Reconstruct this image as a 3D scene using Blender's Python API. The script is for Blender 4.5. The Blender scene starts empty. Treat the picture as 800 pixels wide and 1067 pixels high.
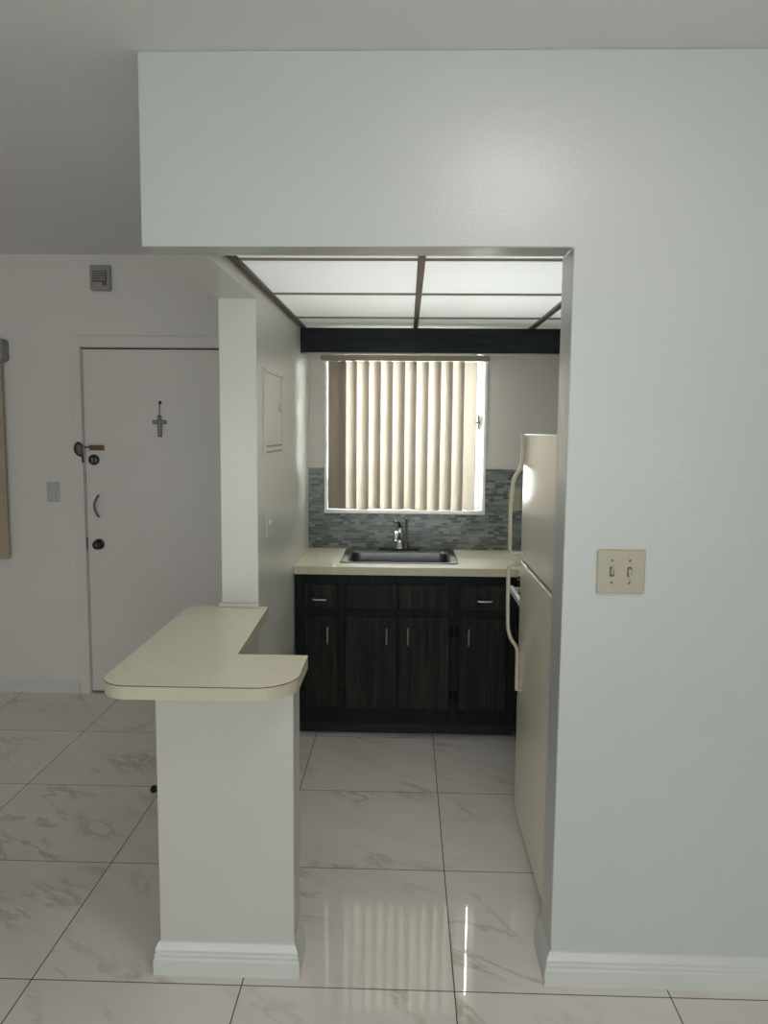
import bpy, bmesh, math, random
from mathutils import Vector, Matrix
random.seed(7)
S = bpy.context.scene
COL = S.collection

# ------------------------------------------------------------------ camera
F_PX, PITCH, YAW, ROLL, EYE = 811.04, 0.105678, 0.028161, 0.0087899, 1.5643
cp, sp, cy, sy = math.cos(PITCH), math.sin(PITCH), math.cos(YAW), math.sin(YAW)
r = Vector((cy, sy, 0)); fw = Vector((-sy*cp, cy*cp, -sp)); up = r.cross(fw)
rr = r*math.cos(ROLL) + up*math.sin(ROLL); uu = -r*math.sin(ROLL) + up*math.cos(ROLL)
cam = bpy.data.cameras.new('camera'); cam.sensor_fit = 'HORIZONTAL'; cam.sensor_width = 36
cam.lens = 36*F_PX/800; cam.clip_start = 0.02; cam.clip_end = 100
co = bpy.data.objects.new('camera', cam); COL.objects.link(co)
m = Matrix.Identity(4)
for i in range(3):
    m[i][0], m[i][1], m[i][2] = rr[i], uu[i], -fw[i]
m[2][3] = EYE
co.matrix_world = m
S.camera = co

# ------------------------------------------------------------------ light
S.view_settings.view_transform = 'Standard'; S.view_settings.look = 'None'
S.view_settings.gamma = 1; S.view_settings.use_curve_mapping = False
S.view_settings.exposure = 0.1
W = bpy.data.worlds.new('sky'); S.world = W; W.use_nodes = True
W.node_tree.nodes['Background'].inputs[0].default_value = (0.90, 0.96, 1.0, 1)
W.node_tree.nodes['Background'].inputs[1].default_value = 1.6

def area(name, loc, rot, sx, sy_, power, col):
    l = bpy.data.lights.new(name, 'AREA'); l.shape = 'RECTANGLE'; l.size = sx; l.size_y = sy_
    l.energy = power; l.color = col
    o = bpy.data.objects.new(name, l); COL.objects.link(o); o.location = loc; o.rotation_euler = rot
    return o
R = math.radians
# unseen daylight added behind the photographer, wide enough to brighten the left side
area('added_rear_daylight', (-0.3, -3.25, 1.15), (R(90), 0, 0), 5.0, 2.1, 78, (1.0, 0.98, 0.97))
# daylight behind the kitchen window
area('daylight_kitchen_window', (0.0, 4.95, 1.75), (R(-78), 0, 0), 1.5, 1.3, 225, (1.0, 0.99, 0.97))
# fluorescent fixture above the luminous ceiling
area('fluorescent_fixture', (0.30, 3.0, 2.48), (0, 0, 0), 1.4, 1.4, 18, (0.93, 0.98, 1.0))

# ------------------------------------------------------------------ materials
def newmat(name):
    mt = bpy.data.materials.new(name); mt.use_nodes = True
    nt = mt.node_tree; b = nt.nodes['Principled BSDF']
    return mt, nt, b
def N(nt, t, **kw):
    n = nt.nodes.new(t)
    for k, v in kw.items(): setattr(n, k, v)
    return n
def mapping(nt, scale=(1, 1, 1), rot=(0, 0, 0)):
    tc = N(nt, 'ShaderNodeTexCoord'); mp = N(nt, 'ShaderNodeMapping')
    mp.inputs['Scale'].default_value = scale; mp.inputs['Rotation'].default_value = rot
    nt.links.new(tc.outputs['Object'], mp.inputs[0]); return mp.outputs[0]
def noise(nt, vec, scale, detail=4, rough=.5, dist=0):
    n = N(nt, 'ShaderNodeTexNoise'); n.inputs['Scale'].default_value = scale
    n.inputs['Detail'].default_value = detail; n.inputs['Roughness'].default_value = rough
    n.inputs['Distortion'].default_value = dist
    nt.links.new(vec, n.inputs['Vector']); return n
def ramp(nt, fac, stops, interp='LINEAR'):
    c = N(nt, 'ShaderNodeValToRGB'); c.color_ramp.interpolation = interp
    e = c.color_ramp.elements
    while len(e) < len(stops): e.new(0.5)
    for i, (p, col) in enumerate(stops): e[i].position = p; e[i].color = (*col, 1)
    nt.links.new(fac, c.inputs[0]); return c.outputs[0]
def bump(nt, b, h, strength, dist=0.01):
    bp = N(nt, 'ShaderNodeBump'); bp.inputs['Strength'].default_value = strength
    bp.inputs['Distance'].default_value = dist
    nt.links.new(h, bp.inputs['Height']); nt.links.new(bp.outputs[0], b.inputs['Normal'])
def simple(name, col, rough=.5, metal=0, var=.04, scale=8, bstr=0, bscale=60, spec=.5):
    mt, nt, b = newmat(name)
    v = mapping(nt); n = noise(nt, v, scale)
    lo = tuple(c*(1-var) for c in col); hi = tuple(min(1, c*(1+var)) for c in col)
    nt.links.new(ramp(nt, n.outputs['Fac'], [(.3, lo), (.7, hi)]), b.inputs['Base Color'])
    b.inputs['Roughness'].default_value = rough; b.inputs['Metallic'].default_value = metal
    b.inputs['Specular IOR Level'].default_value = spec
    if bstr:
        n2 = noise(nt, v, bscale, 3); bump(nt, b, n2.outputs['Fac'], bstr, .004)
    return mt
def paint(name, col, rough, bstr, big=.25):
    mt, nt, b = newmat(name); v = mapping(nt)
    n = noise(nt, v, 3); lo = tuple(c*.975 for c in col)
    nt.links.new(ramp(nt, n.outputs['Fac'], [(.3, lo), (.7, col)]), b.inputs['Base Color'])
    b.inputs['Roughness'].default_value = rough
    a = noise(nt, v, 110, 3, .6); c = noise(nt, v, 5, 2)
    ad = N(nt, 'ShaderNodeMath', operation='MULTIPLY_ADD'); ad.inputs[1].default_value = big/.1
    nt.links.new(c.outputs['Fac'], ad.inputs[0]); nt.links.new(a.outputs['Fac'], ad.inputs[2])
    bump(nt, b, ad.outputs[0], bstr, .004)
    return mt

M = {}
M['wall'] = paint('wall_paint', (.565, .575, .56), .32, .20)
M['wall_plain'] = paint('wall_paint_plain', (.72, .665, .635), .5, .15)
M['wall_warm'] = paint('wall_paint_warm', (.58, .55, .525), .38, .12)
M['wall_gloss'] = paint('wall_paint_gloss', (.72, .705, .665), .30, .10)
M['ceiling'] = paint('ceiling_paint', (.82, .80, .79), .7, .25)
M['trim'] = simple('trim_paint', (.65, .64, .62), .3, var=.02)
M['door'] = simple('door_paint', (.70, .645, .615), .42, var=.02, scale=3, bstr=.05)
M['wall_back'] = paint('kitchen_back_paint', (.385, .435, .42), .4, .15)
M['laminate'] = simple('beige_laminate', (.90, .835, .665), .30, var=.03, scale=40, spec=.9)
M['lam_edge'] = simple('laminate_edge', (.56, .51, .375), .4, var=.03, scale=40)
M['brown_line'] = simple('brown_seam', (.10, .065, .045), .6)
M['bisque'] = simple('bisque_enamel', (.88, .81, .69), .21, var=.02, scale=2, bstr=.04, bscale=14)
M['bisque_plastic'] = simple('bisque_plastic', (.62, .55, .44), .35, var=.02)
M['ivory'] = simple('ivory_plastic', (.44, .39, .29), .35, var=.02)
M['ivory_dark'] = simple('dark_slot', (.10, .085, .06), .5)
M['white_enamel'] = simple('white_enamel', (.8, .8, .78), .2, var=.01)
M['white_plastic'] = simple('white_plastic', (.72, .71, .69), .35, var=.01)
M['switch_grey'] = simple('pale_grey_plastic', (.47, .46, .44), .4, var=.01)
M['grey_plastic'] = simple('grey_plastic', (.30, .285, .27), .5, var=.05)
M['brown_grille'] = simple('brown_grille', (.13, .085, .08), .6, var=.15)
M['black'] = simple('black_enamel', (.008, .008, .009), .25)
M['rubber'] = simple('black_rubber', (.01, .01, .01), .7)
M['toe'] = simple('black_toe_board', (.008, .009, .009), .6)
M['chrome'] = simple('chrome', (.75, .76, .77), .12, 1, var=.01)
M['nickel'] = simple('brushed_nickel', (.62, .61, .58), .3, 1, var=.02)
M['bronze'] = simple('dark_bronze', (.045, .038, .032), .35, .8)
M['pewter'] = simple('dark_pewter', (.16, .145, .13), .4, .7)
M['brass'] = simple('aged_brass', (.17, .12, .07), .38, .85, var=.15)
M['amber'] = simple('amber_plastic', (.42, .30, .10), .4)
M['rail'] = simple('brown_grid_metal', (.10, .07, .052), .45, var=.08)
M['rail_tan'] = simple('tan_grid_metal', (.24, .19, .13), .45, var=.05)
M['headrail'] = simple('taupe_headrail', (.36, .32, .26), .4, var=.04)
M['tan'] = simple('tan_fabric', (.42, .33, .235), .8, var=.06, scale=30)
M['alu'] = simple('white_window_metal', (.78, .80, .79), .35, var=.02)
M['tube'] = simple('white_sheet', (.8, .8, .78), .5)

def steel():
    mt, nt, b = newmat('stainless_steel'); v = mapping(nt, (4, 160, 160))
    n = noise(nt, v, 3)
    nt.links.new(ramp(nt, n.outputs['Fac'], [(.3, (.22, .22, .22)), (.7, (.30, .30, .295))]), b.inputs['Base Color'])
    b.inputs['Metallic'].default_value = 1; b.inputs['Roughness'].default_value = .3
    return mt
M['steel'] = steel()

def wood(name, axis, lo, hi):
    mt, nt, b = newmat(name)
    sc = {'z': (70, 70, 3.0), 'x': (3.0, 70, 40)}[axis]
    v = mapping(nt, sc); n = noise(nt, v, 1.6, 6, .65, .6)
    v2 = mapping(nt, tuple(s*.22 for s in sc)); n2 = noise(nt, v2, 1.5, 3, .5, 1.2)
    mx = N(nt, 'ShaderNodeMath', operation='MULTIPLY'); nt.links.new(n.outputs['Fac'], mx.inputs[0]); nt.links.new(n2.outputs['Fac'], mx.inputs[1])
    nt.links.new(ramp(nt, mx.outputs[0], [(.12, lo), (.42, hi)]), b.inputs['Base Color'])
    b.inputs['Roughness'].default_value = .55; b.inputs['Specular IOR Level'].default_value = .18
    bump(nt, b, n.outputs['Fac'], .3, .002)
    return mt
M['wood'] = wood('dark_stained_wood', 'z', (.006, .0075, .007), (.037, .035, .029))
M['wood_frame'] = wood('dark_face_frame', 'z', (.005, .006, .006), (.016, .019, .017))
M['wood_h'] = wood('dark_valance_wood', 'x', (.008, .011, .012), (.030, .038, .038))

def glass():
    mt = bpy.data.materials.new('window_glass'); mt.use_nodes = True; nt = mt.node_tree; nt.nodes.clear()
    o = N(nt, 'ShaderNodeOutputMaterial'); t = N(nt, 'ShaderNodeBsdfTransparent'); g = N(nt, 'ShaderNodeBsdfGlossy')
    t.inputs[0].default_value = (.93, .97, .95, 1); g.inputs['Roughness'].default_value = .02
    fr = N(nt, 'ShaderNodeFresnel'); fr.inputs[0].default_value = 1.45; mx = N(nt, 'ShaderNodeMixShader')
    nt.links.new(fr.outputs[0], mx.inputs[0]); nt.links.new(t.outputs[0], mx.inputs[1]); nt.links.new(g.outputs[0], mx.inputs[2])
    nt.links.new(mx.outputs[0], o.inputs[0]); return mt
M['glass'] = glass()
def translucent(name, col, tcol, fac, rough=.5, gloss=.06, var=0):
    mt = bpy.data.materials.new(name); mt.use_nodes = True; nt = mt.node_tree; nt.nodes.clear()
    o = N(nt, 'ShaderNodeOutputMaterial'); d = N(nt, 'ShaderNodeBsdfDiffuse'); t = N(nt, 'ShaderNodeBsdfTranslucent')
    v = mapping(nt, (40, 40, 1)); n = noise(nt, v, 2, 3)
    nt.links.new(ramp(nt, n.outputs['Fac'], [(.3, tuple(c*.97 for c in col)), (.7, col)]), d.inputs[0])
    t.inputs[0].default_value = (*tcol, 1)
    mx = N(nt, 'ShaderNodeMixShader'); mx.inputs[0].default_value = fac
    nt.links.new(d.outputs[0], mx.inputs[1]); nt.links.new(t.outputs[0], mx.inputs[2])
    g = N(nt, 'ShaderNodeBsdfGlossy'); g.inputs['Roughness'].default_value = rough; m2 = N(nt, 'ShaderNodeMixShader'); m2.inputs[0].default_value = gloss
    nt.links.new(mx.outputs[0], m2.inputs[1]); nt.links.new(g.outputs[0], m2.inputs[2]); nt.links.new(m2.outputs[0], o.inputs[0])
    return mt
M['slat'] = translucent('blind_slat_vinyl', (.41, .365, .325), (.64, .595, .545), .52)
M['panel'] = translucent('light_panel_acrylic', (.80, .80, .78), (.92, .92, .90), .5, .4)

def tilefloor():
    mt, nt, b = newmat('marble_floor_tile'); L = nt.links
    tc = N(nt, 'ShaderNodeTexCoord'); sub = N(nt, 'ShaderNodeVectorMath', operation='SUBTRACT')
    sub.inputs[1].default_value = (-1.0479, 2.0322, 0); L.new(tc.outputs['Object'], sub.inputs[0])
    sc = N(nt, 'ShaderNodeVectorMath', operation='SCALE'); sc.inputs['Scale'].default_value = 1/.6; L.new(sub.outputs[0], sc.inputs[0])
    fl = N(nt, 'ShaderNodeVectorMath', operation='FLOOR'); L.new(sc.outputs[0], fl.inputs[0])
    fr = N(nt, 'ShaderNodeVectorMath', operation='FRACTION'); L.new(sc.outputs[0], fr.inputs[0])
    sep = N(nt, 'ShaderNodeSeparateXYZ'); L.new(fr.outputs[0], sep.inputs[0])
    def edge(o):
        a = N(nt, 'ShaderNodeMath', operation='SUBTRACT'); L.new(o, a.inputs[0]); a.inputs[1].default_value = .5
        c = N(nt, 'ShaderNodeMath', operation='ABSOLUTE'); L.new(a.outputs[0], c.inputs[0]); return c.outputs[0]
    mxm = N(nt, 'ShaderNodeMath', operation='MAXIMUM'); L.new(edge(sep.outputs[0]), mxm.inputs[0]); L.new(edge(sep.outputs[1]), mxm.inputs[1])
    gr = N(nt, 'ShaderNodeMath', operation='GREATER_THAN'); L.new(mxm.outputs[0], gr.inputs[0]); gr.inputs[1].default_value = .5-.0030
    wn = N(nt, 'ShaderNodeTexWhiteNoise', noise_dimensions='2D'); L.new(fl.outputs[0], wn.inputs['Vector'])
    off = N(nt, 'ShaderNodeVectorMath', operation='SCALE'); off.inputs['Scale'].default_value = 9; L.new(wn.outputs['Color'], off.inputs[0])
    add = N(nt, 'ShaderNodeVectorMath', operation='ADD'); L.new(tc.outputs['Object'], add.inputs[0]); L.new(off.outputs[0], add.inputs[1])
    m0 = N(nt, 'ShaderNodeMapping'); m0.inputs['Rotation'].default_value = (0, 0, R(33)); L.new(add.outputs[0], m0.inputs[0])
    mp = N(nt, 'ShaderNodeMapping'); mp.inputs['Scale'].default_value = (1.0, 2.9, 1); L.new(m0.outputs[0], mp.inputs[0])
    n1 = noise(nt, mp.outputs[0], 1.5, 5, .6, .35)
    s1 = N(nt, 'ShaderNodeMath', operation='SUBTRACT'); L.new(n1.outputs['Fac'], s1.inputs[0]); s1.inputs[1].default_value = .5
    ab = N(nt, 'ShaderNodeMath', operation='ABSOLUTE'); L.new(s1.outputs[0], ab.inputs[0])
    vein = ramp(nt, ab.outputs[0], [(0, (1, 1, 1)), (.035, (0, 0, 0))])
    n3 = noise(nt, add.outputs[0], 3.0, 2)
    msk = ramp(nt, n3.outputs['Fac'], [(.47, (0, 0, 0)), (.66, (1, 1, 1))])
    vm = N(nt, 'ShaderNodeMath', operation='MULTIPLY'); L.new(vein, vm.inputs[0]); L.new(msk, vm.inputs[1])
    n2 = noise(nt, mp.outputs[0], 1.1, 3, .5, .5)
    base = ramp(nt, n2.outputs['Fac'], [(.3, (.77, .71, .67)), (.5, (.83, .77, .73)), (.75, (.87, .815, .775))])
    m1 = N(nt, 'ShaderNodeMix', data_type='RGBA'); L.new(vm.outputs[0], m1.inputs[0]); L.new(base, m1.inputs[6]); m1.inputs[7].default_value = (.60, .53, .46, 1)
    m2 = N(nt, 'ShaderNodeMix', data_type='RGBA'); L.new(gr.outputs[0], m2.inputs[0]); L.new(m1.outputs[2], m2.inputs[6]); m2.inputs[7].default_value = (.075, .06, .055, 1)
    L.new(m2.outputs[2], b.inputs['Base Color'])
    rg = N(nt, 'ShaderNodeMath', operation='MULTIPLY_ADD'); L.new(gr.outputs[0], rg.inputs[0]); rg.inputs[1].default_value = .6; rg.inputs[2].default_value = .03
    L.new(rg.outputs[0], b.inputs['Roughness'])
    inv = N(nt, 'ShaderNodeMath', operation='SUBTRACT'); inv.inputs[0].default_value = 1; L.new(gr.outputs[0], inv.inputs[1])
    bump(nt, b, inv.outputs[0], .3, .001)
    return mt
M['floor'] = tilefloor()

def mosaic():
    mt, nt, b = newmat('mosaic_strip_tile'); L = nt.links
    tc = N(nt, 'ShaderNodeTexCoord'); sp_ = N(nt, 'ShaderNodeSeparateXYZ'); L.new(tc.outputs['Object'], sp_.inputs[0])
    cb = N(nt, 'ShaderNodeCombineXYZ'); L.new(sp_.outputs[0], cb.inputs[0]); L.new(sp_.outputs[2], cb.inputs[1])
    br = N(nt, 'ShaderNodeTexBrick'); br.offset = .37; br.offset_frequency = 2; br.squash = .6; br.squash_frequency = 3
    L.new(cb.outputs[0], br.inputs['Vector'])
    br.inputs['Color1'].default_value = (0, 0, 0, 1); br.inputs['Color2'].default_value = (1, 1, 1, 1); br.inputs['Mortar'].default_value = (.5, .5, .5, 1)
    br.inputs['Scale'].default_value = 1; br.inputs['Mortar Size'].default_value = .0012; br.inputs['Mortar Smooth'].default_value = 0
    br.inputs['Bias'].default_value = 0; br.inputs['Brick Width'].default_value = .052; br.inputs['Row Height'].default_value = .0155
    col = ramp(nt, br.outputs['Color'], [(0, (.085, .10, .098)), (.22, (.15, .175, .165)), (.42, (.22, .245, .23)), (.6, (.115, .135, .13)), (.76, (.27, .29, .265)), (.9, (.18, .20, .195))], 'CONSTANT')
    mx = N(nt, 'ShaderNodeMix', data_type='RGBA'); L.new(br.outputs['Fac'], mx.inputs[0]); L.new(col, mx.inputs[6]); mx.inputs[7].default_value = (.20, .21, .20, 1)
    L.new(mx.outputs[2], b.inputs['Base Color']); b.inputs['Roughness'].default_value = .22
    bump(nt, b, br.outputs['Fac'], -.3, .001)
    return mt
M['mosaic'] = mosaic()

# ------------------------------------------------------------------ mesh helpers (all in world coordinates)
def BM(): return bmesh.new()
def box(bm, x0, x1, y0, y1, z0, z1, bev=0, seg=2, mi=0):
    t = bmesh.new()
    bmesh.ops.create_cube(t, size=1, matrix=Matrix.Translation(((x0+x1)/2, (y0+y1)/2, (z0+z1)/2)) @ Matrix.Diagonal((x1-x0, y1-y0, z1-z0, 1)))
    if bev: bmesh.ops.bevel(t, geom=list(t.edges), offset=bev, segments=seg, profile=.5, affect='EDGES')
    for f in t.faces: f.material_index = mi
    me = bpy.data.meshes.new('t'); t.to_mesh(me); t.free(); bm.from_mesh(me); bpy.data.meshes.remove(me)
    return bm
def merge(bm, t):
    me = bpy.data.meshes.new('t'); t.to_mesh(me); t.free(); bm.from_mesh(me); bpy.data.meshes.remove(me)
def cyl(bm, a, b, r0, r1=None, n=24, bev=0):
    a, b = Vector(a), Vector(b); d = b-a; r1 = r0 if r1 is None else r1
    t = bmesh.new()
    bmesh.ops.create_cone(t, cap_ends=True, segments=n, radius1=r0, radius2=r1, depth=d.length)
    if bev:
        es = [e for e in t.edges if abs(e.verts[0].co.z-e.verts[1].co.z) < 1e-6 and len(e.link_faces) == 2]
        bmesh.ops.bevel(t, geom=es, offset=bev, segments=3, profile=.5, affect='EDGES')
    q = Vector((0, 0, 1)).rotation_difference(d.normalized())
    bmesh.ops.transform(t, matrix=Matrix.Translation((a+b)/2) @ q.to_matrix().to_4x4(), verts=t.verts)
    merge(bm, t); return bm
def arcpts(pts, rad, n=6):
    """round the inner vertices of a 3D polyline"""
    out = [Vector(pts[0])]
    for i in range(1, len(pts)-1):
        p0, p, p1 = Vector(pts[i-1]), Vector(pts[i]), Vector(pts[i+1])
        u = (p0-p); v = (p1-p); d = min(rad, u.length*.45, v.length*.45)
        a, b = p+u.normalized()*d, p+v.normalized()*d
        for k in range(n+1):
            t = k/n; out.append(a*(1-t)**2 + p*2*t*(1-t) + b*t*t)
    out.append(Vector(pts[-1])); return out
def tube(bm, pts, rad, n=12, flat=None, side=None):
    """sweep a round (or flattened) section; flat=(w,h) half sizes, side = fixed side vector"""
    P = [Vector(p) for p in pts]; rings = []
    ref = Vector(side) if side else None
    for i, p in enumerate(P):
        d = (P[min(i+1, len(P)-1)]-P[max(i-1, 0)]).normalized()
        if ref is None:
            ref = Vector((0, 0, 1)) if abs(d.z) < .9 else Vector((1, 0, 0))
        u = (ref - d*ref.dot(d)).normalized(); v = d.cross(u)
        if not side: ref = u
        w, h = flat if flat else (rad, rad)
        ring = []
        for k in range(n):
            a = 2*math.pi*k/n
            c, s = math.cos(a), math.sin(a)
            if flat:  # superellipse
                c = math.copysign(abs(c)**.55, c); s = math.copysign(abs(s)**.55, s)
            ring.append(bm.verts.new(p+u*c*w+v*s*h))
        rings.append(ring)
    for i in range(len(rings)-1):
        for k in range(n):
            bm.faces.new((rings[i][k], rings[i][(k+1) % n], rings[i+1][(k+1) % n], rings[i+1][k]))
    bm.faces.new(rings[0][::-1]); bm.faces.new(rings[-1]); return bm
def prism(bm, poly, axis, lo, hi, side_mi=0, cap_mi=0, bev=0):
    """extrude a closed 2D polygon along axis ('z': xy, 'y': xz, 'x': yz)"""
    def P(a, b, c): return {'z': (a, b, c), 'y': (a, c, b), 'x': (c, a, b)}[axis]
    t = bmesh.new()
    A = [t.verts.new(P(a, b, lo)) for a, b in poly]; B = [t.verts.new(P(a, b, hi)) for a, b in poly]
    f = t.faces.new(A); f.material_index = cap_mi; f = t.faces.new(B[::-1]); f.material_index = cap_mi
    n = len(poly)
    for i in range(n):
        f = t.faces.new((A[i], B[i], B[(i+1) % n], A[(i+1) % n])); f.material_index = side_mi
    bmesh.ops.recalc_face_normals(t, faces=t.faces)
    merge(bm, t); return bm
def roundpoly(pts, n=8):
    """pts: (x, y, radius)"""
    out = []; m_ = len(pts)
    for i, (x, y, rad) in enumerate(pts):
        if rad <= 0: out.append((x, y)); continue
        p = Vector((x, y)); u = (Vector(pts[i-1][:2])-p).normalized(); v = (Vector(pts[(i+1) % m_][:2])-p).normalized()
        half = u.angle(v)/2; d = rad/math.tan(half); c = p+(u+v).normalized()*(rad/math.sin(half))
        a, b = p+u*d-c, p+v*d-c
        a0 = math.atan2(a.y, a.x); a1 = math.atan2(b.y, b.x); da = (a1-a0+math.pi) % (2*math.pi)-math.pi
        for k in range(n+1):
            an = a0+da*k/n; out.append((c.x+rad*math.cos(an), c.y+rad*math.sin(an)))
    return out
def sweep(bm, prof, path):
    """prof: (out, z) closed polygon; path: xy polyline, board stands on its right hand side"""
    P = [Vector(p) for p in path]; rings = []
    for i, p in enumerate(P):
        ns = []
        if i > 0: d = (P[i]-P[i-1]).normalized(); ns.append(Vector((d.y, -d.x)))
        if i < len(P)-1: d = (P[i+1]-P[i]).normalized(); ns.append(Vector((d.y, -d.x)))
        nn = sum(ns, Vector((0, 0))).normalized(); k = 1/nn.dot(ns[0])
        rings.append([bm.verts.new((p.x+nn.x*o*k, p.y+nn.y*o*k, z)) for o, z in prof])
    n = len(prof)
    for i in range(len(rings)-1):
        for k in range(n):
            bm.faces.new((rings[i][k], rings[i][(k+1) % n], rings[i+1][(k+1) % n], rings[i+1][k]))
    bm.faces.new(rings[0][::-1]); bm.faces.new(rings[-1])
    bmesh.ops.recalc_face_normals(bm, faces=bm.faces); return bm
def lathe(bm, prof, origin, axis='z', n=28):
    """prof: (radius, height)"""
    t = bmesh.new(); rings = []
    for rad, h in prof:
        rings.append([t.verts.new((max(rad, 1e-5)*math.cos(2*math.pi*k/n), max(rad, 1e-5)*math.sin(2*math.pi*k/n), h)) for k in range(n)])
    for i in range(len(rings)-1):
        for k in range(n): t.faces.new((rings[i][k], rings[i][(k+1) % n], rings[i+1][(k+1) % n], rings[i+1][k]))
    t.faces.new(rings[0][::-1]); t.faces.new(rings[-1])
    bmesh.ops.recalc_face_normals(t, faces=t.faces)
    dirs = {'z': (0, 0, 1), '-y': (0, -1, 0), '-x': (-1, 0, 0), '-z': (0, 0, -1), 'x': (1, 0, 0)}[axis]
    q = Vector((0, 0, 1)).rotation_difference(Vector(dirs))
    bmesh.ops.transform(t, matrix=Matrix.Translation(origin) @ q.to_matrix().to_4x4(), verts=t.verts)
    merge(bm, t); return bm
def wloc(o):
    v = Vector((0, 0, 0))
    while o: v += o.location; o = o.parent
    return v
def obj(name, bm, mats, parent=None, smooth=False, origin=None, bev=0, label=None):
    base = Vector(origin) if origin else (wloc(parent) if parent else Vector((0, 0, 0)))
    bmesh.ops.translate(bm, vec=-base, verts=bm.verts)
    me = bpy.data.meshes.new(name); bm.to_mesh(me); bm.free()
    for mm in (mats if isinstance(mats, (list, tuple)) else [mats]): me.materials.append(M[mm])
    o = bpy.data.objects.new(name, me); COL.objects.link(o)
    if parent:
        o.parent = parent; o.location = base-wloc(parent)
    else: o.location = base
    if smooth:
        for p in me.polygons: p.use_smooth = True
        me.set_sharp_from_angle(angle=R(35))
    if bev:
        md = o.modifiers.new('bevel', 'BEVEL'); md.width = bev; md.segments = 2; md.limit_method = 'ANGLE'
    if label: o['label'] = label
    return o
def thing(name, label, cat, loc, group=None):
    o = bpy.data.objects.new(name, None); COL.objects.link(o); o.location = loc; o.empty_display_size = .05
    o['label'] = label; o['category'] = cat
    if group: o['group'] = group
    return o
def tag(o, label, cat, group=None):
    o['label'] = label; o['category'] = cat
    if group: o['group'] = group
    return o
def struct(name, bm, mats, parent=None, **k):
    o = obj(name, bm, mats, parent, **k)
    if not parent: o['kind'] = 'structure'
    return o
def holes(bm, axis, a0, a1, z0, z1, t0, t1, hs):
    """slab with rectangular holes; axis 'x': runs along x, thickness in y"""
    xs = sorted({a0, a1, *[h[0] for h in hs], *[h[1] for h in hs]}); zs = sorted({z0, z1, *[h[2] for h in hs], *[h[3] for h in hs]})
    inside = lambda x, z: a0 < x < a1 and z0 < z < z1 and not any(h[0] < x < h[1] and h[2] < z < h[3] for h in hs)
    t = bmesh.new(); V = {}
    def vert(i, j, k):
        if (i, j, k) not in V:
            a, z, th = xs[i], zs[j], (t0, t1)[k]
            V[i, j, k] = t.verts.new((a, th, z) if axis == 'x' else (th, a, z))
        return V[i, j, k]
    nx, nz = len(xs)-1, len(zs)-1
    ok = lambda i, j: 0 <= i < nx and 0 <= j < nz and inside((xs[i]+xs[i+1])/2, (zs[j]+zs[j+1])/2)
    for i in range(nx):
        for j in range(nz):
            if not ok(i, j): continue
            for k in (0, 1): t.faces.new([vert(i, j, k), vert(i+1, j, k), vert(i+1, j+1, k), vert(i, j+1, k)])
            for di, dj, e in ((-1, 0, ((i, j), (i, j+1))), (1, 0, ((i+1, j), (i+1, j+1))), (0, -1, ((i, j), (i+1, j))), (0, 1, ((i, j+1), (i+1, j+1)))):
                if not ok(i+di, j+dj):
                    (p, q) = e; t.faces.new([vert(*p, 0), vert(*q, 0), vert(*q, 1), vert(*p, 1)])
    bmesh.ops.recalc_face_normals(t, faces=t.faces); merge(bm, t); return bm

# ------------------------------------------------------------------ room shell
CZ = 2.52          # ceiling
YF = 2.08          # face of the wall with the opening
YB = 4.418         # back wall face
ST = 2.188         # back of the header / jamb
struct('floor', box(BM(), -4.1, 3.3, -3.1, 4.6, -.06, 0), 'floor')
struct('ceiling', box(BM(), -4.1, 3.3, -3.1, 4.6, CZ, CZ+.08), 'ceiling')
# front wall: right hand panel + header over the opening
struct('wall_front', prism(BM(), [(-.70, 2.035), (.425, 2.035), (.425, 0), (3.2, 0), (3.2, CZ), (-.70, CZ)], 'y', YF, ST), 'wall', bev=.004)
struct('wall_jamb', box(BM(), .4256, 3.199, 2.1885, 2.228, .0005, CZ-.0005), 'wall')
# dividing wall: soffit, then full height beside the kitchen
struct('wall_divider', prism(BM(), [(ST, 2.035), (2.89, 2.035), (2.89, 0), (YB, 0), (YB, CZ), (ST, CZ)], 'x', -.695, -.555), 'wall_gloss', bev=.003)
# half-height wall under the bar: stub facing the room and run to the column
struct('wall_half_height', prism(BM(), [(-.692, YF), (-.305, YF), (-.305, 2.205), (-.555, 2.205), (-.555, 2.889), (-.692, 2.889)], 'z', 0, .852), 'wall_warm', bev=.003)
BW = holes(BM(), 'x', -4.1, 3.3, 0, CZ, YB, YB+.15, [(-1.842, -.93, -1, 2.01), (-.452, .437, 1.098, 1.975), (-3.2, -2.43, .83, 1.90)])
struct('wall_back', BW, 'wall_plain')
struct('wall_left', box(BM(), -4.1, -4.0, -3.0, YB, 0, CZ), 'wall_plain')
struct('wall_right', box(BM(), 3.2, 3.3, -3.0, YB, 0, CZ), 'wall')
struct('wall_kitchen_right', box(BM(), 1.25, 1.35, ST, YB, 0, CZ), 'wall_back')
struct('wall_rear', holes(BM(), 'x', -4.1, 3.3, 0, CZ, -3.1, -3.0, [(-2.8, 2.2, -1, 2.12)]), 'wall_plain')

# made-up glass door behind the photographer, added to house the rear daylight
dr = thing('added_glass_door', 'glass door added in the rear wall for the daylight', 'door', (-.3, -3.05, 0)); del dr['label']; del dr['category']; dr['kind'] = 'structure'
fb = BM()
for a in (-2.8, -1.16, .49, 2.13): box(fb, a, a+.07, -3.07, -3.03, 0, 2.12)
for z in (0, 2.06): box(fb, -2.73, 2.13, -3.07, -3.03, z, z+.06)
obj('door_frame', fb, 'alu', dr)
obj('glass_pane', box(BM(), -2.73, 2.13, -3.053, -3.048, .06, 2.06), 'glass', dr)

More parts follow.
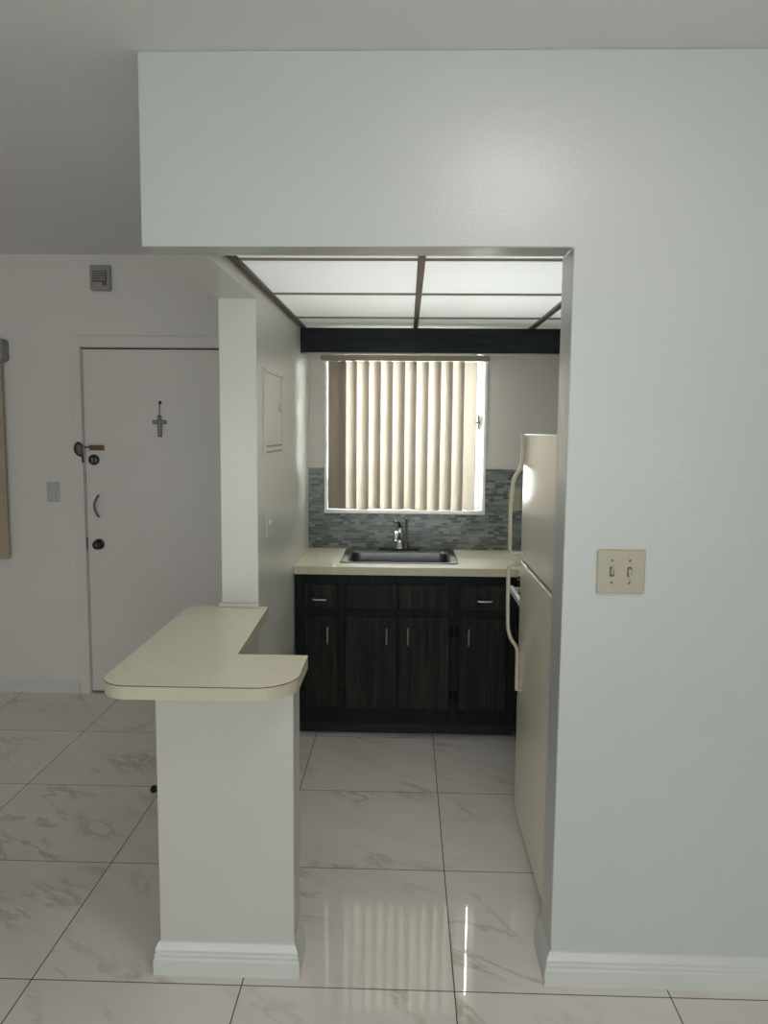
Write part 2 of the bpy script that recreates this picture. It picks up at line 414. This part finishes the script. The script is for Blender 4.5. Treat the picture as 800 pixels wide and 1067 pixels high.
# baseboards
BP = [(0, 0), (.017, 0), (.017, .046), (.013, .053), (.0145, .060), (.011, .066), (.012, .074), (.007, .086), (.004, .094), (0, .097)]
struct('baseboard_front', sweep(BM(), BP, [(.425, 2.235), (.425, YF), (3.2, YF)]), 'trim')
struct('baseboard_half_wall', sweep(BM(), BP, [(-.692, 2.885), (-.692, YF), (-.305, YF), (-.305, 2.195)]), 'trim')
BP2 = [(o*.8, z*.88) for o, z in BP]
struct('baseboard_back', sweep(BM(), BP2, [(-4.0, YB), (-1.91, YB)]), 'trim')
# small wooden lip at the foot of the column on the bar
struct('trim_1', box(BM(), -.703, -.549, 2.866, 2.8885, .8915, .906, .003), 'trim')
# door casing, almost flush and painted like the wall
cs = BM(); cx0, cx1 = -1.905, -.867
prism(cs, [(cx0, 0), (-1.845, 0), (-1.845, 2.013), (-.927, 2.013), (-.927, 0), (cx1, 0), (cx1, 2.073), (cx0, 2.073)], 'y', YB-.020, YB-.0005)
struct('trim_2', cs, 'door', bev=.002)

# ------------------------------------------------------------------ entrance door
d1 = thing('door_1', '', '', (-1.386, YB+.02, 0)); del d1['label']; del d1['category']; d1['kind'] = 'structure'
obj('door_panel', box(BM(), -1.8403, -.932, YB+.004, YB+.045, .012, 2.001, .002), 'door', d1)
struct_thr = box(BM(), -1.842, -.93, YB+.055, YB+.15, 0, 2.01); obj('door_stop', struct_thr, 'rubber', d1)
def knobset(name, x, z, rad, label=None, proud=.05):
    k = obj(name, lathe(BM(), [(0, 0), (rad, 0), (rad, .006), (rad*.86, .010), (rad*.45, .013), (rad*.42, proud*.5), (rad*.75, proud*.62), (rad*.86, proud*.8), (rad*.7, proud*.97), (0, proud)], (x, YB+.004, z), '-y'), 'bronze', d1, smooth=True, label=label)
    return k
kb = knobset('door_knob', -1.775, .888, .031, 'dark round door knob')
obj('key_slot', lathe(BM(), [(0, 0), (.006, 0), (.006, .002), (0, .003)], (-1.775, YB-.047, .888), '-y', 12), 'pewter', kb)
db = obj('deadbolt', lathe(BM(), [(0, 0), (.031, 0), (.031, .008), (.026, .018), (.012, .022), (0, .022)], (-1.790, YB+.004, 1.377), '-y'), 'bronze', d1, smooth=True, label='dark round deadbolt rose')
obj('thumb_turn', box(BM(), -1.796, -1.784, YB-.032, YB-.018, 1.36, 1.392, .003), 'pewter', db)
# swing bar guard: keeper ring on the casing, bar on the door
sg = obj('swing_bar_guard', tube(BM(), arcpts([(-1.845, YB-.022, 1.40), (-1.862, YB-.034, 1.40), (-1.885, YB-.034, 1.425), (-1.885, YB-.034, 1.455), (-1.865, YB-.034, 1.478), (-1.845, YB-.034, 1.462), (-1.845, YB-.022, 1.36)], .014), .0055, 10), 'bronze', d1, smooth=True, label='dark looped door guard')
obj('guard_plate', box(BM(), -1.882, -1.850, YB-.032, YB-.0195, 1.405, 1.472, .004), 'pewter', sg)
bar = BM(); box(bar, -1.812, -1.728, YB-.012, YB+.004, 1.431, 1.461, .002); cyl(bar, (-1.84, YB-.012, 1.449), (-1.80, YB-.008, 1.449), .005)
obj('guard_bar', bar, 'brass', sg, label='aged brass bar')
# pull handle between deadbolt and knob
ph = obj('pull_handle', tube(BM(), arcpts([(-1.770, YB+.003, 1.172), (-1.770, YB-.015, 1.168), (-1.785, YB-.030, 1.13), (-1.785, YB-.030, 1.10), (-1.772, YB-.015, 1.054), (-1.772, YB+.003, 1.050)], .02), .0055, 12), 'pewter', d1, smooth=True, label='dark curved pull handle')
obj('strike_plate', box(BM(), -1.8455, -1.8405, YB-.006, YB+.004, .86, .93), 'pewter', d1)
obj('bolt_plate', box(BM(), -1.8455, -1.8405, YB-.006, YB+.004, 1.25, 1.30), 'switch_grey', d1)

# crucifix on the door
cr = thing('wall_cross', 'small dark metal cross hanging on a string from a hook on the white entrance door', 'cross', (-1.405, YB+.003, 1.51))
xc = -1.405; cb_ = BM(); yy0, yy1 = YB-.008, YB+.002
box(cb_, xc-.0125, xc+.0125, yy0, yy1, 1.510, 1.632, .003)
box(cb_, xc-.040, xc+.040, yy0, yy1, 1.583, 1.606, .003)
obj('cross_body', cb_, 'pewter', cr)
rim = BM()
box(rim, xc-.004, xc+.004, YB-.012, YB-.0085, 1.52, 1.622, .001); box(rim, xc-.032, xc+.032, YB-.012, YB-.0085, 1.591, 1.598, .001)
obj('cross_inlay', rim, 'grey_plastic', cr, label='lighter raised centre line')
obj('string', tube(BM(), [(xc, YB-.004, 1.630), (xc+.001, YB-.006, 1.66), (xc+.004, YB-.008, 1.697)], .0022, 6), 'bronze', cr)
hk = obj('hook', tube(BM(), arcpts([(xc+.004, YB+.003, 1.712), (xc+.004, YB-.012, 1.708), (xc+.004, YB-.014, 1.694), (xc+.004, YB-.006, 1.692)], .006), .0035, 8), 'bronze', cr, smooth=True)
obj('hook_pad', lathe(BM(), [(0, 0), (.009, 0), (.008, .004), (0, .005)], (xc+.004, YB+.004, 1.706), '-y', 16), 'bronze', cr)

# grey box above the door
bx = thing('door_chime', 'small grey box with a reddish brown grille high on the wall above the entrance door', 'door chime', (-1.714, YB, 2.32))
obj('housing', box(BM(), -1.770, -1.658, YB-.035, YB-.0005, 2.320, 2.458, .006), 'grey_plastic', bx)
gq = BM(); prism(gq, [(-1.752, 2.425), (-1.675, 2.425), (-1.675, 2.345), (-1.698, 2.345), (-1.698, 2.365), (-1.752, 2.365)], 'y', YB-.039, YB-.034)
gr_ = obj('grille', gq, 'brown_grille', bx)
for k in range(4):
    obj('grille_slat', box(BM(), -1.748, -1.682, YB-.042, YB-.0392, 2.374+k*.013, 2.380+k*.013), 'grey_plastic', gr_)

# light switch left of the door
def plate(name, label, cx, z0, z1, w, mat='white_plastic'):
    t = thing(name, label, 'light switch', (cx, YB, z0)); return t
s1 = thing('light_switch', 'small pale light switch plate on the wall left of the entrance door', 'light switch', (-2.03, YB, 1.132))
obj('cover_plate', box(BM(), -2.067, -1.993, YB-.007, YB-.0005, 1.132, 1.248, .003), 'switch_grey', s1)
obj('rocker', box(BM(), -2.046, -2.014, YB-.010, YB-.0065, 1.158, 1.222, .002), 'switch_grey', s1)
for z in (1.143, 1.237): obj('screw', cyl(BM(), (-2.03, YB-.0065, z), (-2.03, YB-.0085, z), .0035, n=10), 'nickel', s1)

# ------------------------------------------------------------------ windows
def window(name, x0, x1, z0, z1, mid=True):
    w = thing(name, '', '', ((x0+x1)/2, YB+.08, z0)); del w['label']; del w['category']; w['kind'] = 'structure'
    f = BM(); e = .03
    for a, b, c, d in ((x0, x0+e, z0, z1), (x1-e, x1, z0, z1), (x0+e, x1-e, z0, z0+e), (x0+e, x1-e, z1-e, z1)): box(f, a, b, YB+.07, YB+.12, c, d, .002)
    if mid:
        box(f, x1-.075, x1-.055, YB+.08, YB+.11, z0+e, z1-e, .002)
        for k in (1, 2, 3): zz = z0+(z1-z0)*k/4; box(f, x0+e, x1-.075, YB+.085, YB+.105, zz-.008, zz+.008)
    obj('window_frame', f, 'alu', w)
    obj('window_glass', box(BM(), x0+.01, x1-.01, YB+.094, YB+.098, z0+.01, z1-.01), 'glass', w)
    return w
w1 = window('window_1', -.452, .437, 1.098, 1.975)
# white reveal edge + sill
rv = BM()
box(rv, -.464, -.447, YB-.012, YB+.07, 1.09, 1.975, .002); box(rv, .430, .447, YB-.012, YB+.07, 1.09, 1.975, .002)
obj('window_casing', rv, 'alu', w1)
obj('window_sill', box(BM(), -.464, .447, YB-.026, YB+.07, 1.088, 1.112, .003), 'alu', w1)
lt = BM(); box(lt, .385, .415, YB+.03, YB+.07, 1.600, 1.612, .002); box(lt, .383, .392, YB+.015, YB+.035, 1.600, 1.632, .002); box(lt, .402, .412, YB+.055, YB+.07, 1.57, 1.65, .002)
obj('window_latch', lt, 'pewter', w1)
obj('amber_clip', box(BM(), -.446, -.432, YB+.005, YB+.03, 1.16, 1.285, .003), 'amber', w1, label='amber strip at the lower left of the window')
w2 = window('window_2', -3.2, -2.43, .83, 1.90, False)

# vertical blinds
def slat_bm(cx, cy_, z0, z1, w=.104, ang=24, curve=.008):
    b = BM(); n = 8; ca, sa = math.cos(R(ang)), math.sin(R(ang)); rows = []
    for z in (z0, z1):
        rw = []
        for k in range(n+1):
            t = k/n-.5; u = t*w; v = -curve*(1-4*t*t)
            rw.append((cx+u*ca-v*sa, cy_+u*sa+v*ca, z))
        rows.append([b.verts.new(p) for p in rw])
    for k in range(n): b.faces.new((rows[0][k], rows[0][k+1], rows[1][k+1], rows[1][k]))
    bmesh.ops.recalc_face_normals(b, faces=b.faces)
    bmesh.ops.solidify(b, geom=list(b.faces), thickness=.0008)
    return b
vb = thing('vertical_blinds', 'cream vertical blinds drawn across the bright kitchen window above the sink', 'blinds', (-.015, YB-.06, 1.118))
hr = BM(); box(hr, -.478, .452, YB-.095, YB-.035, 1.938, 1.969, .004)
obj('headrail', hr, 'headrail', vb)
edges = [343.5, 355, 366.7, 378.4, 389.6, 401.6, 414, 426.8, 439, 452, 465, 478.8, 492]
def px2x(px): return (px-396.5)/(811.0/ (YB-.06)) *.9985 -.040+ .0
xs_ = [-.392 + i*(.372+.392)/11.6 for i in range(12)]
for i, x in enumerate([-.397]+xs_):
    ob = obj('slat', slat_bm(x+(.006 if i < 2 else 0)+random.uniform(-.002, .002), YB-.055+(.014 if i == 0 else 0), 1.117+random.uniform(-.002, .002), 1.937, ang=-15+random.uniform(-3, 3)), 'slat', vb, smooth=True)
    hb = BM(); cyl(hb, (x, YB-.055, 1.930), (x, YB-.055, 1.9375), .004, n=8)
    obj('slat_hanger', hb, 'white_plastic', ob)
vb2 = thing('vertical_blinds', 'tan vertical blinds at the far left edge beside the entrance', 'blinds', (-2.75, YB-.06, .8))
obj('headrail', box(BM(), -3.3, -2.300, YB-.09, YB-.03, 1.93, 1.97, .004), 'headrail', vb2)
for i in range(10):
    obj('slat', slat_bm(-2.336-.088*i, YB-.05, .80, 1.93, ang=12), 'tan', vb2, smooth=True)
ev = BM(); prism(ev, roundpoly([(-2.2995, 1.925, .004), (-2.256, 1.925, .02), (-2.256, 2.05, .02), (-2.2995, 2.05, .004)], 6), 'y', YB-.085, YB-.0005)
obj('end_bracket', ev, 'grey_plastic', vb2, bev=.003)

# ------------------------------------------------------------------ kitchen ceiling light
GZ = 2.088
gx = [-.555, .040, .640, 1.25]; gy = [ST, 2.50, 3.125, 3.78, YB]
gt = thing('luminous_ceiling', 'luminous kitchen ceiling of translucent white panels in a brown metal grid', 'ceiling light', (.3, 3.3, GZ))
for i, x in enumerate(gx):
    x0, x1 = (x+.0005, x+.022) if i == 0 else ((x-.022, x-.0005) if i == 3 else (x-.012, x+.012))
    obj('main_rail', box(BM(), x0, x1, ST+.001, YB-.001, GZ-.004, GZ+.008), 'rail', gt)
for j, y in enumerate(gy):
    if j in (0, 4): continue
    for i in range(3):
        xa = gx[i]+(.022 if i == 0 else .012); xb = gx[i+1]-(.022 if i == 2 else .012)
        obj('cross_rail', box(BM(), xa, xb, y-.004, y+.004, GZ+.0, GZ+.008), 'rail_tan', gt)
for j in range(4):
    for i in range(3):
        xa = gx[i]+.004; xb = gx[i+1]-.004; ya = gy[j]+.003; yb_ = gy[j+1]-.003
        obj('diffuser_panel', box(BM(), xa, xb, ya, yb_, GZ+.0085, GZ+.0105), 'panel', gt)
# dark valance
struct_v = thing('wood_valance', 'long dark stained wooden valance board above the kitchen window', 'valance', (.3, 4.1, 1.955))
obj('board', box(BM(), -.554, 1.249, 4.083, 4.108, 1.958, GZ-.0045, .002), 'wood_h', struct_v)
obj('bottom_strip', box(BM(), -.554, 1.249, 4.084, 4.112, 1.9515, 1.9578), 'headrail', struct_v, label='pale strip along the lower edge')

# ------------------------------------------------------------------ backsplash
struct_b = obj('backsplash', holes(BM(), 'x', -.5545, 1.2495, .886, 1.345, YB-.008, YB-.0003, [(-.465, .448, 1.087, 1.4)]), 'mosaic')
tag(struct_b, 'grey green mosaic strip tile backsplash behind the sink', 'backsplash')
ot = thing('outlet', 'cream outlet plate on the mosaic backsplash beside the refrigerator', 'outlet', (.615, YB-.008, 1.112))
obj('cover_plate', box(BM(), .580, .650, YB-.015, YB-.0082, 1.112, 1.240, .003), 'ivory', ot)
for z in (1.152, 1.200):
    so = obj('socket', lathe(BM(), [(0, 0), (.017, 0), (.016, .003), (0, .003)], (.615, YB-.0145, z), '-y', 20), 'ivory', ot)
    for dx in (-.006, .006): obj('slot', box(BM(), .615+dx-.001, .615+dx+.001, YB-.0185, YB-.0172, z-.004, z+.005), 'ivory_dark', so)

# ------------------------------------------------------------------ breaker panel and switch on the glossy kitchen wall
bp = thing('breaker_panel', 'white painted breaker panel cover on the glossy wall left of the kitchen', 'breaker panel', (-.555, 3.23, 1.45))
fr_ = holes(BM(), 'y', 3.01, 3.45, 1.45, 1.80, -.5548, -.548, [(3.03, 3.43, 1.51, 1.785)])
obj('cover_frame', fr_, 'wall_gloss', bp)
obj('panel_door', box(BM(), -.5548, -.550, 3.032, 3.428, 1.512, 1.783, .001), 'wall_gloss', bp)
obj('latch', box(BM(), -.550, -.543, 3.36, 3.385, 1.635, 1.665, .002), 'wall_gloss', bp)
for z in (1.467, 1.490): obj('slot', box(BM(), -.548, -.5465, 3.04, 3.42, z, z+.007), 'grey_plastic', bp)
for y, z in ((3.02, 1.79), (3.44, 1.79), (3.02, 1.46)): obj('screw', cyl(BM(), (-.548, y, z), (-.545, y, z), .005, n=10), 'nickel', bp)
s2 = thing('light_switch', 'narrow white switch plate seen edge on, on the kitchen wall beside the column', 'light switch', (-.555, 3.09, 1.13))
obj('cover_plate', box(BM(), -.5548, -.549, 3.055, 3.125, 1.130, 1.245, .0025), 'white_plastic', s2)
obj('toggle', box(BM(), -.549, -.538, 3.086, 3.094, 1.182, 1.20, .002), 'white_plastic', s2)

# double switch on the front wall
s3 = thing('double_light_switch', 'square cream double toggle switch plate on the white wall right of the opening', 'light switch', (.578, YF, 1.132))
pl = BM(); box(pl, .514, .642, YF-.0075, YF-.0003, 1.132, 1.250, .003)
obj('cover_plate', pl, 'ivory', s3)
for x, upw in ((.553, 1), (.600, -1)):
    obj('toggle_slot', box(BM(), x-.006, x+.006, YF-.0085, YF-.0072, 1.178, 1.204), 'ivory_dark', s3)
    tg = BM(); z = 1.191
    prism(tg, [(YF-.008, z-.009), (YF-.008, z+.009), (YF-.021, z+.012*upw+.003), (YF-.021, z+.012*upw-.003)], 'x', x-.0038, x+.0038)
    obj('toggle', tg, 'ivory', s3, bev=.001)
    for zz in (1.161, 1.221): obj('screw', lathe(BM(), [(0, 0), (.0035, 0), (.003, .0015), (0, .002)], (x, YF-.0072, zz), '-y', 12), 'pewter', s3)

# ------------------------------------------------------------------ bar countertop
ct = thing('bar_countertop', 'beige laminate L shaped bar top with rounded corners on the white half wall', 'countertop', (-.55, 2.4, .852))
poly = [(-.812, 1.962, .085), (-.287, 1.962, .115), (-.287, 2.262, .006), (-.498, 2.262, 0), (-.518, 2.8885, 0), (-.818, 2.8885, .055)]
rp = roundpoly(poly, 12)
obj('slab', prism(BM(), rp, 'z', .8525, .8875), 'lam_edge', ct)
def inset(pts, d):
    c = []
    n = len(pts)
    for i in range(n):
        a, b, e = Vector(pts[i-1]), Vector(pts[i]), Vector(pts[(i+1) % n])
        d1_, d2_ = (b-a), (e-b)
        d1_ = d1_.normalized() if d1_.length > 1e-6 else d2_.normalized(); d2_ = d2_.normalized() if d2_.length > 1e-6 else d1_
        nn = (Vector((-d1_.y, d1_.x))+Vector((-d2_.y, d2_.x))).normalized(); c.append((b.x+nn.x*d, b.y+nn.y*d))
    return c
lam = prism(BM(), inset(rp, -.0006), 'z', .8876, .8905, side_mi=1, cap_mi=0)
obj('laminate_surface', lam, ['laminate', 'brown_line'], ct, label='beige surface with thin brown edge line')

# ------------------------------------------------------------------ kitchen counter, cabinets
kc = thing('kitchen_countertop', 'beige laminate kitchen countertop along the window wall around the sink', 'countertop', (.3, 4.1, .845))
SX0, SX1, SY0, SY1 = -.335, .272, 3.90, 4.375
def flat_holes(bm, x0, x1, y0, y1, z0, z1, hs):
    t = holes(BM(), 'x', x0, x1, y0, y1, z0, z1, hs)
    bmesh.ops.transform(t, matrix=Matrix(((1, 0, 0, 0), (0, 0, 1, 0), (0, 1, 0, 0), (0, 0, 0, 1))), verts=t.verts)
    bmesh.ops.recalc_face_normals(t, faces=t.faces); merge(bm, t); return bm
obj('worktop', flat_holes(BM(), -.5535, 1.2485, 3.80, YB-.0085, .847, .886, [(SX0+.02, SX1-.02, SY0+.02, SY1-.02)]), 'laminate', kc, bev=.002)
obj('front_edge', box(BM(), -.5535, .558, 3.794, 3.7998, .847, .885), 'lam_edge', kc)

sk = thing('kitchen_sink', 'stainless steel drop-in sink set in the kitchen countertop', 'sink', (-.03, 4.14, .886))
def basin():
    b = BM(); n = 6
    def ring(x0, x1, y0, y1, rad, z):
        return [b.verts.new((x, y, z)) for x, y in roundpoly([(x0, y0, rad), (x1, y0, rad), (x1, y1, rad), (x0, y1, rad)], n)]
    rs = [ring(SX0, SX1, SY0, SY1, .03, .8865), ring(SX0+.004, SX1-.004, SY0+.004, SY1-.004, .028, .891), ring(SX0+.034, SX1-.034, SY0+.030, SY1-.075, .05, .889),
          ring(SX0+.042, SX1-.042, SY0+.038, SY1-.083, .05, .880), ring(SX0+.052, SX1-.052, SY0+.048, SY1-.093, .05, .745), ring(SX0+.085, SX1-.085, SY0+.08, SY1-.125, .04, .722)]
    k = len(rs[0])
    for a, c in zip(rs, rs[1:]):
        for i in range(k): b.faces.new((a[i], a[(i+1) % k], c[(i+1) % k], c[i]))
    b.faces.new(rs[-1]); bmesh.ops.recalc_face_normals(b, faces=b.faces)
    for f in b.faces: f.normal_flip()
    return b
bo = obj('basin', basin(), 'steel', sk, smooth=True)
so_ = bo.modifiers.new('s', 'SOLIDIFY'); so_.thickness = .0012; so_.offset = -1
obj('drain', lathe(BM(), [(0, 0), (.04, 0), (.038, .003), (.02, .001), (0, .001)], (-.03, 4.12, .7235), 'z'), 'chrome', sk, smooth=True)

fa = thing('kitchen_faucet', 'chrome single lever faucet on a dark base plate at the back of the sink', 'faucet', (-.036, 4.335, .8905))
fx, fy = -.036, 4.335
bpz = BM(); prism(bpz, roundpoly([(fx-.112, fy-.026, .024), (fx+.112, fy-.026, .024), (fx+.112, fy+.026, .024), (fx-.112, fy+.026, .024)], 6), 'z', .8912, .901)
obj('base_plate', bpz, 'bronze', fa, bev=.002)
obj('body', lathe(BM(), [(0, .901), (.024, .901), (.022, .915), (.018, .925), (.017, .985), (.019, 1.0), (.013, 1.018), (0, 1.02)], (fx+.004, fy, 0), 'z'), 'chrome', fa, smooth=True)
obj('spout', tube(BM(), arcpts([(fx+.004, fy-.01, .955), (fx-.004, fy-.06, .99), (fx-.014, fy-.14, 1.004), (fx-.016, fy-.165, .985)], .04), .0115, 14), 'chrome', fa, smooth=True)
obj('aerator', cyl(BM(), (fx-.016, fy-.163, .990), (fx-.017, fy-.170, .962), .014, .013, 20, .002), 'chrome', fa, smooth=True)
obj('lever', tube(BM(), arcpts([(fx+.004, fy, 1.018), (fx, fy-.012, 1.042), (fx-.012, fy-.05, 1.056), (fx-.026, fy-.075, 1.058)], .02), .006, 10), 'bronze', fa, smooth=True)
obj('sprayer', lathe(BM(), [(0, .901), (.013, .901), (.011, .93), (.006, .94), (.006, 1.06), (.008, 1.066), (0, 1.07)], (fx+.040, fy+.004, 0), 'z', 18), 'pewter', fa, smooth=True)

CF = 3.828   # face-frame plane
def pull(parent, x, z, horiz, ln):
    h = ln/2; y = CF-.018
    P = [(x-h+.006, y, z), (x-h+.006, y-.024, z), (x+h-.006, y-.024, z), (x+h-.006, y, z)] if horiz else [(x, y, z-h+.006), (x, y-.024, z-h+.006), (x, y-.024, z+h-.006), (x, y, z+h-.006)]
    return obj('handle', tube(BM(), arcpts(P, .008), .0042, 10), 'nickel', parent, smooth=True, label='thin chrome bar handle')
def front_bm(x0, x1, z0, z1):
    b = BM(); box(b, x0, x1, CF-.018, CF-.0005, z0, z1, .004); return b
def hinge(parent, x, z):
    b = BM(); box(b, x-.006, x+.006, CF-.020, CF-.0005, z-.024, z+.024, .002); cyl(b, (x, CF-.019, z-.026), (x, CF-.019, z+.026), .004, n=10)
    obj('hinge', b, 'black', parent)
def cabinet(label, x0, x1, opens, drawers, doors, fx1=None):
    c = thing('base_cabinet', label, 'cabinet', ((x0+x1)/2, 4.1, 0), 'base cabinets under the kitchen counter')
    bm = BM()
    box(bm, x0, x0+.016, CF+.02, YB-.012, .075, .846); box(bm, x1-.016, x1, CF+.02, YB-.012, .075, .846)
    box(bm, x0+.016, x1-.016, CF+.02, YB-.012, .075, .092); box(bm, x0+.016, x1-.016, YB-.024, YB-.012, .092, .60)
    obj('carcass', bm, 'wood_frame', c)
    hs = [(a, b_, z0, z1) for a, b_, z0, z1 in opens]
    ff = holes(BM(), 'x', x0, x1, .075, .846, CF, CF+.02, hs)
    obj('face_frame', ff, 'wood_frame', c)
    obj('toe_board', box(BM(), x0, x1, CF+.062, CF+.074, 0.0005, .0745), 'toe', c)
    for nm, a, b_, z0, z1, hp in drawers:
        d = obj(nm, front_bm(a, b_, z0, z1), 'wood', c)
        if hp is not None: pull(d, hp, z0+.052, True, .082)
    for a, b_, z0, z1, hp, hx in doors:
        d = obj('door', front_bm(a, b_, z0, z1), 'wood', c)
        pull(d, hp, .536, False, .092)
        for z in (z0+.07, z1-.075): hinge(c, hx, z)
ZT0, ZT1, ZD0, ZD1 = .668, .795, .158, .632
cabinet('narrow dark wood cabinet left of the sink with one drawer over one door', -.5475, -.3137, [(-.48, -.36, .69, .77), (-.48, -.36, .18, .61)],
        [('drawer', -.502, -.343, ZT0, ZT1, -.425)], [(-.502, -.335, ZD0, ZD1, -.384, -.509)])
cabinet('wide dark wood cabinet under the sink with two blank panels over two doors', -.3133, .2472, [(-.27, -.05, .69, .77), (-.02, .20, .69, .77), (-.27, -.05, .18, .61), (-.02, .20, .18, .61)],
        [('false_drawer_front', -.293, -.042, ZT0, ZT1, None), ('false_drawer_front', -.030, .219, ZT0+.002, ZT1+.002, None)],
        [(-.295, -.039, ZD0, ZD1, -.089, -.3035), (-.029, .226, ZD0, ZD1, .018, .236)])
cabinet('dark wood cabinet right of the sink beside the stove with one drawer over one door', .2476, .559, [(.29, .48, .69, .77), (.29, .48, .18, .61)],
        [('drawer', .270, .508, ZT0+.002, ZT1+.002, .398)], [(.271, .512, ZD0, ZD1, .320, .2595)])

# ------------------------------------------------------------------ refrigerator
fg = thing('refrigerator', 'bisque top freezer refrigerator standing just behind the right wall of the opening', 'refrigerator', (.85, 2.70, 0))
FY0, FY1, FX = 2.31, 3.078, .458
obj('cabinet_body', box(BM(), FX+.075, 1.19, FY0+.004, FY1-.004, .03, 1.548, .008), 'bisque', fg)
obj('gasket', box(BM(), FX+.064, FX+.0745, FY0+.012, FY1-.012, .04, 1.54), 'grey_plastic', fg)
obj('base_grille', box(BM(), FX+.05, FX+.0745, FY0+.02, FY1-.02, .004, .029), 'bisque_plastic', fg)
for y in (2.40, 2.99): obj('foot', cyl(BM(), (FX+.12, y, 0), (FX+.12, y, .03), .018, n=14), 'rubber', fg)
def fdoor(name, z0, z1):
    b = BM(); prism(b, roundpoly([(FX, FY0, .014), (FX+.063, FY0, .003), (FX+.063, FY1, .003), (FX, FY1, .014)], 6), 'z', z0, z1)
    return obj(name, b, 'bisque', fg, bev=.004, smooth=True)
dU = fdoor('freezer_door', 1.064, 1.552); dL = fdoor('refrigerator_door', .032, 1.050)
HY = FY1-.030
def grip(parent, pts, w, h):
    return obj('handle', tube(BM(), arcpts(pts, .022, 8), 0, 16, flat=(w, h), side=(0, 1, 0)), 'bisque_plastic', parent, smooth=True)
grip(dU, [(FX-.006, HY, 1.549), (FX-.006, HY, 1.43), (FX-.040, HY, 1.375), (FX-.048, HY, 1.24), (FX-.047, HY, 1.082), (FX+.002, HY, 1.082)], .015, .007)
grip(dL, [(FX+.002, HY, 1.040), (FX-.050, HY, 1.040), (FX-.050, HY, .90), (FX-.047, HY, .78), (FX-.036, HY, .742), (FX-.006, HY, .70), (FX-.006, HY, .53)], .015, .007)

# ------------------------------------------------------------------ stove
sv = thing('stove', 'black fronted stove with white oven handle between the refrigerator and the corner counter', 'stove', (.9, 3.44, 0))
Y0, Y1, XF = 3.10, 3.775, .555
obj('stove_body', box(BM(), XF+.03, 1.2, Y0, Y1, .02, .872, .004), 'white_enamel', sv)
obj('cooktop', box(BM(), XF+.0, 1.2, Y0, Y1, .8725, .884, .004), 'white_enamel', sv)
cpn = obj('control_panel', box(BM(), XF+.002, XF+.0295, Y0+.002, Y1-.002, .832, .8715, .003), 'white_enamel', sv)
for k in range(4):
    y = Y1-.075-k*.15
    obj('knob', lathe(BM(), [(0, 0), (.017, 0), (.016, .010), (.012, .022), (0, .023)], (XF+.002, y, .853), '-x', 20), 'black', cpn, smooth=True)
od = obj('oven_door', box(BM(), XF+.0, XF+.0295, Y0+.002, Y1-.002, .20, .828, .004), 'black', sv)
hbm = BM(); box(hbm, XF-.058, XF-.038, Y0+.06, Y1-.10, .800, .830, .005); 
for y in (Y0+.09, Y1-.13): box(hbm, XF-.0385, XF+.001, y-.012, y+.012, .805, .825, .003)
obj('handle', hbm, 'white_enamel', od, label='white oven door handle')
obj('storage_drawer', box(BM(), XF+.0, XF+.0295, Y0+.002, Y1-.002, .03, .196, .004), 'black', sv)
for y in (Y0+.05, Y1-.05): obj('foot', cyl(BM(), (XF+.08, y, 0), (XF+.08, y, .02), .015, n=12), 'rubber', sv)
for x in (.74, 1.02):
    for y in (3.27, 3.61):
        bb = BM()
        for rad in (.035, .06, .085): 
            tube(bb, [(x+rad*math.cos(a*math.pi/12), y+rad*math.sin(a*math.pi/12), .888) for a in range(25)], .004, 6)
        obj('burner_coil', bb, 'black', sv)

# small black plug on the floor
pg = obj('floor_plug', lathe(BM(), [(0, 0), (.013, 0), (.016, .008), (.014, .020), (.008, .026), (0, .027)], (-1.072, 3.185, .0005), 'z', 18), 'rubber', smooth=True, origin=None)
tag(pg, 'tiny black plug lying on the floor tiles left of the half wall', 'plug')

# flush ceiling lamp behind the frame, above the photographer
cl = thing('ceiling_lamp', 'round flush ceiling lamp', 'ceiling lamp', (.35, 1.15, CZ))
obj('lamp_base', lathe(BM(), [(0, .0005), (.21, .0005), (.21, .025), (.205, .03), (0, .03)], (.35, 1.15, CZ), '-z', 32), 'white_plastic', cl, smooth=True)
mt, nt, b = newmat('lamp_glass'); b.inputs['Base Color'].default_value = (.9, .9, .85, 1); b.inputs['Emission Color'].default_value = (1, .98, .93, 1); b.inputs['Emission Strength'].default_value = 13.5; M['lampglass'] = mt
obj('lamp_dome', lathe(BM(), [(0, .031), (.20, .031), (.195, .06), (.155, .085), (.08, .10), (0, .104)], (.35, 1.15, CZ), '-z', 32), 'lampglass', cl, smooth=True)
